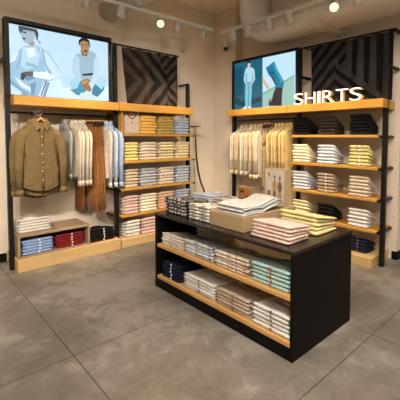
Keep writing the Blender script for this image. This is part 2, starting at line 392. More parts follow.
t = thing('display_screen', (4.3, 3.65, 2.062), 'smaller screen showing a standing man and teal jeans on right header shelf', 'screen')
frame_ring('screen_frame', 0, 2.965, 4.325, 2.065, 2.90, 4.285, 4.33, .042, 'black_steel', t, .01)
bx('screen_back', 4.33, 4.35, 2.99, 4.30, 2.08, 2.88, 'black_plastic', t)
S1 = 6.45
def z4(p): return [(228+x/S1, 50+y/S1) for x, y in p]
def z5(p): return [(260+x/S1, 45+y/S1) for x, y in p]
L2 = [((18, 92, 114), [(234.5, 63.5), (262.6, 57.6), (262.6, 108), (234.5, 110.6)]),
      ((10, 58, 76), z4([(45, 300), (90, 330), (220, 300), (220, 330), (110, 365), (45, 350)])),
      ((14, 74, 96), z4([(45, 120), (90, 110), (100, 290), (45, 300)])),
      ((186, 220, 238), [(262.6, 57.8), (295.5, 50.6), (295.5, 104.6), (262.6, 107.6)]),
      ((148, 190, 178), z5([(18, 318), (60, 295), (222, 200), (222, 390), (18, 400)])),
      ((70, 140, 160), z5([(18, 312), (222, 194), (222, 200), (18, 320)])),
      # standing man
      ((120, 186, 204), z4([(115, 215), (156, 212), (152, 300), (150, 375), (136, 375), (136, 300), (130, 375), (112, 372), (110, 300)])),
      ((84, 152, 176), z4([(132, 225), (138, 225), (137, 372), (130, 372)])),
      ((168, 208, 224), z4([(122, 112), (112, 130), (102, 190), (112, 222), (118, 205), (156, 212), (162, 215), (176, 190), (172, 130), (158, 112)])),
      ((120, 166, 190), z4([(118, 150), (124, 152), (122, 208), (114, 205)])),
      ((120, 166, 190), z4([(160, 150), (165, 152), (162, 210), (154, 208)])),
      ((196, 172, 150), z4([(110, 210), (124, 206), (126, 222), (114, 226)])), ((196, 172, 150), z4([(150, 208), (162, 208), (160, 222), (150, 222)])),
      ((206, 190, 172), z4([(128, 84), (146, 82), (148, 98), (140, 113), (130, 110)])),
      ((30, 28, 30), z4([(124, 96), (124, 78), (134, 70), (146, 74), (149, 88), (144, 84), (130, 88)])),
      ((226, 232, 232), z4([(108, 366), (122, 362), (124, 378), (94, 380)])), ((226, 232, 232), z4([(136, 362), (150, 362), (150, 376), (134, 378)])),
      # seated legs in jeans
      ((38, 36, 44), z5([(105, 268), (152, 268), (146, 300), (142, 392), (60, 392), (58, 360), (80, 350), (88, 318)])),
      ((28, 116, 150), z5([(40, 148), (96, 105), (112, 150), (158, 238), (152, 276), (108, 274), (100, 250), (76, 212), (56, 190)])),
      ((60, 152, 184), z5([(96, 108), (108, 140), (150, 232), (140, 250), (112, 190), (88, 130)])),
      ((14, 70, 98), z5([(60, 168), (92, 178), (96, 190), (66, 182)])),
      ((14, 78, 108), z5([(70, 200), (84, 196), (116, 262), (104, 264)])),
      ((206, 172, 130), z5([(18, 192), (40, 240), (62, 268), (64, 288), (50, 286), (32, 256), (18, 236)])),
      ((150, 90, 84), z5([(60, 352), (78, 350), (82, 366), (64, 370)]))]
picture('screen_picture', 0, 4.308, 1, L2, t)

# ------------------------------------------------------------------ patterned hangings
def pat_left(u, v):
    # three chevron bands pointing right, diagonal bars at the far side. u,v in metres from top-left
    W = 1.0
    if u < .80:
        d = abs(v-.47)*.95
        q = u + d
        k = (q/.25+.3) % 1
        edge = False
        if u > .62+ (0 if v < .1 else 0) and v < .50 and (u-.56) > (v*.70): return diag(u, v)
        return 2 if k < .5 else (1 if u < .45 else 0)
    return diag(u, v)
def diag(u, v):
    if v < .5: k = ((u+v*1.0)/.17) % 1
    else: k = ((u+(.5-(v-.5))*1.0)/.17) % 1
    return 2 if k < .48 else 0
def pat_right(u, v, W=1.22):
    # left: bars climbing to the right; right: upright bars; one broad diagonal falls to the right below them
    b = v-(.34+(u-.50)*.78)
    if u > .40 and .0 < b and u < 1.08:
        if b < .09: return 3
        if b < .17: return 0
        return 3 if ((b-.17)/.16) % 1 < .5 and u < .95 else 0
    if u < .55: return 3 if ((u*.75+v*.75)/.15) % 1 < .5 else 0
    return 3 if .35 < ((u-.5)/.165) % 1 < .85 else 0
def curtain(ax, a0, a1, z0, z1, dep, pat, label, dirn, skew=0.):
    nu, nv = 110, 90; v = []; f = []; mi = []
    W = abs(a1-a0); H = z1-z0
    for j in range(nv+1):
        for i in range(nu+1):
            u = i/nu; w = j/nv
            a = a0+(a1-a0)*u + skew*w*(1-u)
            z = z1-H*w
            off = .022*math.sin(u*16+1.2*w)*(.35+.65*w) + .012*math.sin(u*37+2*w)
            v.append((a, dep+off, z) if ax == 1 else (dep+off, a, z))
    for j in range(nv):
        for i in range(nu):
            k = j*(nu+1)+i; f.append((k, k+1, k+nu+2, k+nu+1)); mi.append(pat((i+.5)/nu*W, (j+.5)/nv*H))
    t = thing('patterned_curtain', ((a0+a1)/2, dep, z0) if ax == 1 else (dep, (a0+a1)/2, z0), label, 'curtain')
    o = mk('fabric_panel', v, f, ['curtain_black', 'curtain_brown', 'curtain_grey', 'curtain_slate'], t, True, mi)
    s = o.modifiers.new('thickness', 'SOLIDIFY'); s.thickness = .004
    return t
ct = curtain(1, 2.50, 3.50, 2.10, 2.93, 4.85, pat_left, 'dark wavy cloth hanging with brown and grey chevrons beside the wide screen', 1, .10)
g = G().tube([(2.24, 4.83, 2.945), (3.52, 4.83, 2.945)], .014, 8)
g.tube([(3.47, 4.83, 2.945), (3.47, 5.11, 2.945)], .010, 8)
o = tag(g.make('curtain_rod', 'black_steel'), 'thin black rod holding the chevron cloth beside the wide screen', 'rod')
ct = curtain(0, 2.93, 1.745, 2.075, 2.93, 4.56, pat_right, 'black cloth hanging with grey diagonal and upright bars behind white lettering', 1)
g = G().tube([(4.55, 3.10, 2.945), (4.55, 1.72, 2.945)], .014, 8); g.tube([(4.55, 3.04, 2.945), (4.73, 3.04, 2.945)], .010, 8)
g.tube([(4.55, 1.73, 2.93), (4.73, 1.73, 2.93)], .022, 8)
o = tag(g.make('curtain_rod', 'black_steel'), 'thin black rod holding the barred cloth above white lettering', 'rod')

# ------------------------------------------------------------------ sign letters
def letters():
    spec = [('S', 2.985, 2.835, 'first letter S beside the smaller screen'), ('H', 2.80, 2.64, 'letter H between first S and I'), ('I', 2.60, 2.562, 'narrow letter I between H and R'),
            ('R', 2.53, 2.365, 'letter R between I and T'), ('T', 2.33, 2.165, 'letter T between R and last S'), ('S', 2.14, 1.985, 'last letter S at right end of the word')]
    z0, h = 2.064, .162
    for ch, ya, yb, what in spec:
        cu = bpy.data.curves.new('letter_curve', 'FONT'); cu.body = ch; cu.size = 1; cu.offset = -.010; cu.extrude = .5; cu.resolution_u = 6
        ob = bpy.data.objects.new('letter_tmp', cu); C.objects.link(ob)
        bpy.context.view_layer.update()
        me = bpy.data.meshes.new_from_object(ob.evaluated_get(bpy.context.evaluated_depsgraph_get()))
        bpy.data.objects.remove(ob); 
        xs = [v.co.x for v in me.vertices]; ys = [v.co.y for v in me.vertices]
        x0, x1, y0, y1 = min(xs), max(xs), min(ys), max(ys)
        def tr(co, d0, d1): return Vector((d0+(d1-d0)*(.5-co.z), ya+(yb-ya)*(co.x-x0)/(x1-x0), z0+h*(co.y-y0)/(y1-y0)))
        t = thing('sign_letter', (4.24, (ya+yb)/2, z0), 'white lit %s, standing on right header shelf' % what, 'letter', 'white letters of the word on the right header shelf')
        F = [tuple(p.vertices) for p in me.polygons]
        mk('letter_body', [tr(v.co, 4.226, 4.290) for v in me.vertices], F, 'letter_gold', t)
        mk('letter_face', [tr(v.co, 4.218, 4.226) for v in me.vertices], F, 'letter_white', t)
letters()

# ------------------------------------------------------------------ folded clothes
def folded_mesh(W, D, hf, hb, slope, seed, wav=.0):
    """a folded shirt: rounded front fold, flatter loose back. local x = width, y = depth (front at 0)"""
    r = random.Random(seed); nx = 12
    prof = []
    for k in range(9):                                   # front fold, bottom to top
        a = -PI/2+PI*k/8; prof.append((.5*hf*(1-math.cos(a)) , hf*.5+hf*.5*math.sin(a)*.97))
    prof = [(y, z) for y, z in prof]
    top = [(D*q, hf+(hb-hf)*q**1.1) for q in (.25, .45, .65, .82, .95)]
    back = [(D, hb*.55), (D*.985, hb*.1)]
    bot = [(D*q, 0) for q in (.8, .6, .4, .2)]
    P = prof+top+back+bot
    rings = []
    ph = r.uniform(0, 6)
    for i in range(nx+1):
        u = i/nx; x = (u-.5)*W
        e = min(u, 1-u)*W
        k = 1-max(0, 1-e/(.5*hf+.004))**2*.38
        ring = []
        for (y, z) in P:
            yy = y+.004*noise.noise(Vector((x*18, z*40, seed*1.7)))
            zc = hf*.45
            zz = zc+(z-zc)*k - slope*y
            zz += .0022*noise.noise(Vector((x*22, y*20, seed*2.3)))
            zz += wav*(.75+math.sin(y*15+x*7+ph*.1))*min(1, y/D*1.6)
            yy = max(yy, 0)+(1-k)*.012
            ring.append(Vector((x+.0035*noise.noise(Vector((y*25, z*30, seed+.5))), yy, zz)))
        rings.append(ring)
    return rings
def stack(place, look, mats, base, W, D, n, hf, rz, hb=.4, hidden=0, tagm=None, fam='shirts', jit=.006, wav=0., collar=True, group=None, kind='folded_shirt', item='folded shirt', slope_k=1.):
    """n folded shirts, base = front-left corner seen by the customer, rz turns local +y away from the viewer"""
    ords = {0: 'topmost', 1: 'second from top', 2: 'third from top', 3: 'fourth from top', 4: 'fifth from top', 5: 'sixth from top', 6: 'seventh from top'}
    mats = mats if isinstance(mats, (list, tuple)) else [mats]
    R = Matrix.Rotation(rz, 4, 'Z')
    hbm = hf*hb
    for i in range(n):
        seed = rnd.random()*100
        k = n-1-i
        od = 'bottom' if i == 0 else ords[k]
        lab = '%s %s, %s of %s' % (look, item, od, place)
        if len(lab.split()) > 16: lab = lab.replace('folded shirt', 'shirt')
        slope = (hf-hbm)/D*i*slope_k
        jx, jy, ja = rnd.uniform(-jit, jit), rnd.uniform(-jit*.4, jit*1.1), rnd.uniform(-.015, .015)
        rings = folded_mesh(W*rnd.uniform(.955, 1.015), D*rnd.uniform(.95, 1.02), hf*.93, hbm, slope, seed, wav)
        g = G().rings(rings)
        loc = Vector(base)+R @ Vector((W/2+jx, jy+.004, 0))+Vector((0, 0, i*hf+.001))
        if tagm is None and not (collar and k == 0):
            o = g.make(kind, mats[i % len(mats)], None, True, org=(0, 0, 0)); tag(o, lab, 'shirt', group)
            o.location = loc; o.rotation_euler.z = rz+ja
        else:
            o = g.make(kind, mats[i % len(mats)], None, True, org=(0, 0, 0)); tag(o, lab, 'shirt', group)
            o.location = loc; o.rotation_euler.z = rz+ja
            ORG[o.name] = Vector((0, 0, 0))
            if tagm is not None:
                tx = W*.04+(i % 2)*.004
                G().box(tx-.008, tx+.008, -.0045, .004, hf*.22, hf*.78, 0, .001).make('size_tag', tagm, o)
            if collar and k == 0:
                gg = G(); cy = D*.78
                pts = [Vector((math.cos(a)*W*.17, cy+math.sin(a)*D*.13, hf+(hbm-hf)*.8-slope*(cy+math.sin(a)*D*.13)+.010)) for a in [PI*.0+2*PI*q/16 for q in range(17)]]
                gg.tube(pts, [(.012, .007)]*17, 6, cap=False); gg.make('collar', mats[i % len(mats)], o, True)
FRONT_L, FRONT_R = 0., -PI/2     # shelves of the left wall face -y, of the right wall face -x

cloth('c_yellow', (.80, .62, .20), 'stripe', (.74, .58, .26)); cloth('c_goldred', (.85, .52, .12), 'stripe', (.75, .42, .10), s=.6)
cloth('c_goldolive', (.66, .47, .13), 'check', (.45, .36, .14), (.8, .75, .6)); cloth('c_bluewhite', (.55, .60, .68), 'stripe', (.22, .30, .45))
cloth('c_creamred', (.76, .68, .56), 'check', (.56, .47, .40), (.9, .84, .8)); cloth('c_creamcheck', (.80, .70, .48), 'check', (.55, .46, .30), (.85, .8, .7))
cloth('c_beigecheck', (.72, .62, .48), 'check', (.46, .36, .28), (.85, .8, .75)); cloth('c_greycheck', (.60, .58, .56), 'check', (.34, .38, .46), (.8, .8, .85))
cloth('c_pinkcheck', (.78, .64, .58), 'check', (.62, .36, .34), (.9, .8, .8)); cloth('c_cream', (.82, .74, .56)); cloth('c_orangepink', (.76, .50, .34), 'stripe', (.62, .36, .26))
cloth('c_white', (.70, .68, .65)); cloth('c_offwhite', (.68, .64, .58)); cloth('c_palepink', (.80, .68, .62)); cloth('c_pinkstripe', (.70, .50, .44), 'stripe', (.55, .32, .30))
cloth('c_black', (.008, .007, .008)); cloth('c_darkbrown', (.045, .030, .024)); cloth('c_ltblue', (.58, .62, .68)); cloth('c_olive_yel', (.62, .54, .22), 'stripe', (.5, .44, .2))
cloth('c_tan', (.36, .27, .18)); cloth('c_beige', (.60, .49, .38)); cloth('c_paleyellow', (.80, .70, .40)); cloth('c_navy', (.012, .016, .040))
cloth('c_blue', (.24, .36, .62)); cloth('c_red', (.20, .014, .016)); cloth('c_mint', (.36, .53, .50))
cloth('c_pinkpale', (.70, .50, .44)); cloth('c_lemon', (.76, .65, .30))
cloth('c_pilewhite', (.62, .60, .57)); cloth('c_pilegrey', (.50, .51, .54)); cloth('c_stone', (.46, .36, .27)); cloth('c_lace', (.68, .64, .56)); cloth('c_greylace', (.66, .60, .52))
cloth('c_blackfloral', (.55, .52, .48), 'print', (.008, .008, .010), (.02, .02, .02)); cloth('c_whitefloral', (.20, .14, .08), 'print', (.75, .72, .66), (.70, .68, .62))
cloth('c_bluefloral', (.12, .16, .28), 'print', (.74, .74, .74), (.55, .56, .60)); cloth('c_creamfloral', (.48, .38, .28), 'print', (.74, .70, .62), (.66, .62, .55))
cloth('c_beigedot', (.30, .20, .14), 'print', (.72, .62, .50), (.60, .50, .40), 1.)
MATS['c_navy_tag'] = MATS['c_navy']
cloth('g_olive', (.165, .112, .048)); cloth('g_cream', (.58, .50, .36), 'vstripe', (.42, .37, .30), s=.5); cloth('g_white', (.56, .51, .43)); cloth('g_grey', (.30, .29, .28))
cloth('g_brown', (.21, .080, .016)); cloth('g_brown_lit', (.27, .105, .022)); cloth('g_blue', (.33, .44, .66), 'vstripe', (.40, .50, .70), s=.6); cloth('g_paleblue', (.46, .53, .66))
cloth('g_stripe', (.74, .66, .54), 'vstripe', (.36, .29, .22), s=.75); cloth('g_khaki', (.36, .26, .13)); cloth('g_yellow', (.62, .44, .18), 'vstripe', (.50, .34, .13), s=.6); cloth('g_sand', (.60, .47, .29), 'vstripe', (.46, .34, .20), s=.5)

# --- left wall shelves: columns x ranges
colx = [(2.44, 2.66), (2.71, 2.98), (3.04, 3.31), (3.37, 3.62)]
cpos = ['leftmost stack', 'second stack', 'third stack', 'rightmost stack']
rows = [(1.645, "left wall's top shelf", [None, ('orange yellow', 'c_goldred', 6), ('olive gold checked', 'c_goldolive', 6), ('blue and white striped', 'c_bluewhite', 6)]),
        (1.245, "left wall's second shelf", [('bright yellow', 'c_yellow', 6), ('cream and red checked', 'c_creamred', 6), ('cream checked', 'c_creamcheck', 6), ('yellowish checked', 'c_creamcheck', 6)]),
        (.847, "left wall's third shelf", [('beige checked', 'c_beigecheck', 6), ('grey blue checked', 'c_greycheck', 6), ('sand checked', 'c_creamred', 6), ('grey striped', 'c_bluewhite', 6)]),
        (.455, "left wall's lowest shelf", [('pink checked', 'c_pinkcheck', 6), ('cream', 'c_cream', 6), ('orange pink', 'c_orangepink', 6), ('blue grey', 'c_bluewhite', 6)]),
        (.12, "left wall's plinth", [('white', 'c_offwhite', 5), ('pink striped', 'c_pinkstripe', 5), None, None])]
for ri, (z, where, cs) in enumerate(rows):
    for ci, c in enumerate(cs):
        if c is None: continue
        x0, x1 = colx[ci]; look, m, n = c
        stack('%s on %s' % (cpos[ci], where), look, m, (x0, 4.655 if z > .2 else 4.62, z), x1-x0, .38, n, .047 if n == 6 else .05, FRONT_L, hb=.5, collar=False,
              group='folded shirts, %s on %s' % (cpos[ci], where))
# --- right wall shelves
coly = [(3.065, 2.80), (2.645, 2.385), (2.175, 1.91)]
cposr = ['leftmost stack', 'middle stack', 'rightmost stack']
rowsr = [(1.635, "right wall's top shelf", [('black', 'c_black', 6), ('dark brown', 'c_darkbrown', 6), ('black', 'c_black', 6)]),
         (1.235, "right wall's second shelf", [('cream white', 'c_cream', 6), ('pale blue', 'c_ltblue', 6), ('olive yellow', 'c_olive_yel', 6)]),
         (.84, "right wall's third shelf", [('light blue', 'c_ltblue', 6), ('tan', 'c_tan', 6), ('beige', 'c_beige', 6)]),
         (.445, "right wall's lowest shelf", [('pale yellow', 'c_paleyellow', 5), ('black', 'c_black', 5), ('white', 'c_white', 5)]),
         (.12, "right wall's plinth", [None, None, ('navy', 'c_navy', 5)])]
for ri, (z, where, cs) in enumerate(rowsr):
    for ci, c in enumerate(cs):
        if c is None: continue
        y0, y1 = coly[ci]; look, m, n = c
        stack('%s on %s' % (cposr[ci], where), look, m, (4.30, y0, z), y0-y1, .28, n, {6: .046, 5: .05}[n] if z > .2 else .043, FRONT_R, hb=.35, collar=False,
              tagm={'olive yellow': 'tag_white', 'navy': 'tag_brown', 'tan': 'tag_white'}.get(look),
              group='folded shirts, %s on %s' % (cposr[ci], where))
# --- cubby and plinth, left
stack('stack on top of the oak cubby', 'white', 'c_offwhite', (1.05, 4.66, .432), .36, .30, 5, .035, 0, hb=.6, collar=True, group='white shirts on the cubby')
stack('stack inside the oak cubby', 'light blue', 'c_blue', (1.07, 4.60, .175), .35, .30, 5, .036, 0, hb=.7, tagm='tag_white', group='blue shirts in the cubby')
stack('stack inside the oak cubby', 'dark red', 'c_red', (1.46, 4.60, .175), .34, .30, 5, .035, 0, hb=.7, tagm='tag_white', group='red shirts in the cubby')
stack('stack beside the cubby on plinth', 'black', 'c_black', (1.89, 4.62, .155), .37, .30, 5, .036, 0, hb=.7, tagm='tag_white', group='black shirts beside the cubby')

# ------------------------------------------------------------------ table
def table():
    t = thing('display_table', (2.42, 2.28, 0), 'long black display table with two oak shelves standing in the middle of floor', 'table')
    X0, X1, Y0, Y1 = 1.995, 2.85, 1.395, 3.17
    bx('table_top', X0-.004, X1+.004, Y0-.004, Y1+.004, .772, .80, 'dark_top', t, .003)
    for y in (Y0, Y1-.026): bx('end_panel', X0, X1, y, y+.026, 0, .772, 'black_board', t)
    bx('shelf', X0+.008, X1-.008, Y0+.026, Y1-.026, .434, .466, 'table_oak', t)
    bx('shelf', X0+.008, X1-.008, Y0+.026, Y1-.026, .094, .127, 'table_oak', t)
    for x in (X0+.002, X1-.022): bx('kick_board', x, x+.02, Y0+.026, Y1-.026, 0, .094, 'black_board', t)
table()
TU, TL, TT = 'stack on table upper shelf', 'stack on table lower shelf', 'stack on table top'
def fstack(place, look, mats, y0, y1, z, n, hf, x=2.025, D=.34, **k):
    stack(place, look, mats, (x, y1, z), y1-y0, D, n, hf, FRONT_R, group='%s shirts, %s' % (look, place), **k)
fstack(TU, 'cream floral', 'c_creamfloral', 2.76, 3.11, .466, 5, .026, hb=.5, jit=.01, collar=False)
fstack(TU, 'blue and white floral', 'c_bluefloral', 2.31, 2.71, .466, 5, .029, hb=.45, jit=.01, collar=False)
fstack(TU, 'beige dotted', 'c_beigedot', 1.87, 2.27, .466, 5, .029, hb=.6, jit=.005)
fstack(TU, 'mint green', 'c_mint', 1.46, 1.83, .466, 5, .032, hb=.6, tagm='tag_red')
fstack(TL, 'navy', 'c_navy', 2.79, 3.09, .127, 5, .034, hb=.7, tagm='tag_white')
fstack(TL, 'white', 'c_white', 2.28, 2.72, .127, 5, .029, hb=.7, tagm='tag_brown')
fstack(TL, 'stone beige', 'c_stone', 1.85, 2.25, .127, 5, .031, hb=.6, tagm='tag_brown')
fstack('nearest stack on table lower shelf', 'white', 'c_white', 1.45, 1.82, .127, 5, .034, hb=.6, tagm='tag_brown')
fstack('stack far back on table upper shelf', 'greyish beige', 'c_greylace', 2.67, 2.95, .466, 5, .030, x=2.375, hb=.75, collar=False)
fstack('stack at far end of table top', 'black and white floral', 'c_blackfloral', 2.88, 3.12, .80, 5, .034, x=2.08, D=.30, hb=.8, collar=False)
fstack('stack just left of white floral ones', 'black and white floral', 'c_blackfloral', 2.72, 2.865, .80, 5, .033, x=2.08, D=.30, hb=.8, collar=False)
fstack('stack next to black floral ones', 'white and brown floral', 'c_whitefloral', 2.565, 2.705, .80, 5, .031, x=2.08, D=.28, hb=.8, collar=False)
fstack('stack beside the kraft riser', 'white and brown floral', 'c_whitefloral', 2.41, 2.55, .80, 5, .031, x=2.08, D=.28, hb=.8, collar=False)
fstack('stack behind the floral shirts', 'pale grey', 'c_ltblue', 2.84, 3.13, .80, 6, .028, x=2.45, D=.32, hb=.8)
fstack('stack behind the kraft riser', 'brown patterned', 'c_beigedot', 2.50, 2.78, .80, 6, .027, x=2.45, D=.25, hb=.8)
fstack(TT, 'pale pink', 'c_pinkpale', 1.50, 1.88, .80, 5, .029, x=2.08, D=.28, hb=.75, collar=False)
fstack(TT, 'lemon yellow', 'c_lemon', 1.50, 1.885, .80, 5, .035, x=2.45, D=.31, hb=.6, collar=False)
# riser and loose white pile
RZ = .932
rt = tag(bx('display_riser', 2.09, 2.835, 1.965, 2.40, .80, RZ, 'kraft_board', bev=.004), 'tan kraft riser block on the table under the loose white shirts', 'box')
stack('loose pile on kraft riser', 'white', ['c_pilewhite', 'c_pilegrey'], (2.10, 2.33, RZ), .34, .54, 5, .015, FRONT_R, hb=.9, slope_k=1.0, jit=.02, wav=.026, collar=False, group='loose white shirts on the riser')

# picture boxes
def photo_box(x0, x1, y0, y1, z0, z1, label, polys):
    t = thing('photo_box', ((x0+x1)/2, (y0+y1)/2, z0), label, 'box')
    bx('carton', x0, x1, y0, y1, z0, z1, 'kraft_board', t, .002)
    v = []; f = []; mi = []; mats = []
    for i, (m, pts) in enumerate(polys):
        if m not in mats: mats.append(m)
        b = len(v)
        for (u, w) in pts: v.append((x0-.0008-.0004*i, y1+(y0-y1)*u, z1+(z0-z1)*w))
        f.append(tuple(range(b, b+len(pts)))); mi.append(mats.index(m))
    mk('printed_picture', v, f, mats, t, False, mi)
for nm, c in (('ink_pale', (.58, .52, .43)), ('ink_dark', (.05, .03, .02)), ('ink_skin', (.38, .2, .1)), ('ink_white', (.62, .58, .5)), ('ink_tan', (.45, .28, .10)), ('ink_orange', (.42, .18, .03)), ('ink_red', (.35, .04, .03)), ('ink_brown', (.2, .1, .05))):
    plain(nm, c, .6, 0, .04)
def fig(cx, h0, body, legs, w=.075):
    return [(legs, [(cx-w*.8, .55), (cx+w*.8, .55), (cx+w*1.0, .95), (cx+w*.35, .95), (cx, .68), (cx-w*.35, .95), (cx-w*1.0, .95)]),
            (body, [(cx-w*.5, h0+.12), (cx-w*1.3, h0+.2), (cx-w*1.5, .5), (cx-w*.9, .62), (cx+w*.9, .62), (cx+w*1.5, .5), (cx+w*1.3, h0+.2), (cx+w*.5, h0+.12)]),
            ('ink_skin', [(cx-w*.42, h0+.02), (cx+w*.42, h0+.02), (cx+w*.36, h0+.10), (cx, h0+.135), (cx-w*.36, h0+.10)]),
            ('ink_dark', [(cx-w*.5, h0+.06), (cx-w*.5, h0), (cx, h0-.03), (cx+w*.5, h0), (cx+w*.5, h0+.06), (cx, h0+.03)])]
photo_box(2.73, 2.83, 2.02, 2.275, RZ, 1.288, 'tall kraft box printed with three standing men, on the riser', [('ink_pale', [(.03, .02), (.97, .02), (.97, .98), (.03, .98)])] + fig(.22, .14, 'ink_white', 'ink_brown') + fig(.5, .20, 'ink_tan', 'ink_brown') + fig(.76, .22, 'ink_brown', 'ink_tan'))
photo_box(2.74, 2.81, 2.48, 2.66, .80, 1.06, 'small orange box printed with two dark haired heads, behind white pile', [('ink_orange', [(.02, .02), (.98, .02), (.98, .98), (.02, .98)]),
    ('ink_red', [(.12, .95), (.14, .45), (.45, .45), (.5, .95)]), ('ink_skin', blob(.32, .32, .13, .15)), ('ink_dark', [(.16, .34), (.2, .14), (.35, .08), (.48, .18), (.47, .34), (.4, .22), (.24, .24)]),
    ('ink_brown', [(.55, .95), (.57, .62), (.9, .62), (.95, .95)]), ('ink_skin', blob(.74, .52, .12, .14)), ('ink_dark', [(.6, .52), (.63, .36), (.76, .3), (.88, .4), (.88, .52), (.8, .42), (.68, .42)])])

# display tee in the first bay of the top shelf
t = thing('display_shirt', (2.57, 4.70, 1.645), 'beige knit shirt folded upright on the top left shelf under header', 'shirt')
g = G(); nx, nz = 10, 12; v = []; f = []
for s in (0, 1):
    for j in range(nz+1):
        for i in range(nx+1):
            x = 2.445+.262*i/nx; z = 1.646+.31*j/nz
            y = 4.70+(.03 if s else 0)+.008*noise.noise(Vector((x*14, z*14, s)))
            v.append((x, y, z))
n1 = (nx+1)*(nz+1)
for j in range(nz):
    for i in range(nx):
        k = j*(nx+1)+i; f.append((k, k+1, k+nx+2, k+nx+1)); f.append((n1+k, n1+k+nx+1, n1+k+nx+2, n1+k+1))
for i in range(nx): f += [(i, n1+i, n1+i+1, i+1), (nz*(nx+1)+i, nz*(nx+1)+i+1, n1+nz*(nx+1)+i+1, n1+nz*(nx+1)+i)]
for j in range(nz): a = j*(nx+1); b = a+nx; f += [(a, a+nx+1, n1+a+nx+1, n1+a), (b, n1+b, n1+b+nx+1, b+nx+1)]
mk('shirt_front', v, f, 'c_beige', t, True)
G().tube([(2.50+.155*q/8, 4.695-.004*math.sin(PI*q/8), 1.952-.085*math.sin(PI*q/8)) for q in range(9)], .008, 6).make('collar', 'g_brown', t, True)
G().box(2.565, 2.575, 4.686, 4.694, 1.79, 1.83).make('size_tag', 'tag_brown', t)

# ------------------------------------------------------------------ garments on hangers
def sring(cx, cy, z, w, d, n=20, sq=.75, ph=0., wr=0.):
    r = []
    for k in range(n):
        a = 2*PI*k/n; c, s = math.cos(a), math.sin(a)
        m = 1+wr*math.sin(a*7+ph+z*9)
        r.append(Vector((cx+w*math.copysign(abs(c)**sq, c)*m, cy+d*s*m, z)))
    return r
def hanger(loc, rz, label, group, w=.2, clips=False, mat='hanger_wood'):
    t = thing('trouser_hanger' if clips else 'coat_hanger', loc, label, 'hanger', group, rz); ORG[t.name] = Vector((0, 0, 0))
    G().tube([Vector((.022*math.sin(a), 0, -.004+.022*math.cos(a))) for a in [PI*(-.55+q*1.55/8) for q in range(9)]]+[Vector((0, 0, -.045)), Vector((0, 0, -.065))], .0025, 6).make('hook', 'chrome', t, True)
    if clips:
        G().box(-w, w, -.009, .009, -.085, -.062, 0, .004).make('bar', mat, t)
        for s in (-1, 1): G().box(s*w*.8-.02, s*w*.8+.02, -.014, .014, -.135, -.08, 0, .003).make('clip', 'black_plastic', t)
    else:
        P = [(-w*.92, 0, -.196), (-w*.6, 0, -.158), (-w*.25, 0, -.098), (0, 0, -.072), (w*.25, 0, -.098), (w*.6, 0, -.158), (w*.92, 0, -.196)]
        G().tube(P, [(.010, .012), (.012, .011), (.015, .015), (.018, .020), (.015, .015), (.012, .011), (.010, .012)], 8).make('shoulder_bar', mat, t, True)
    return t
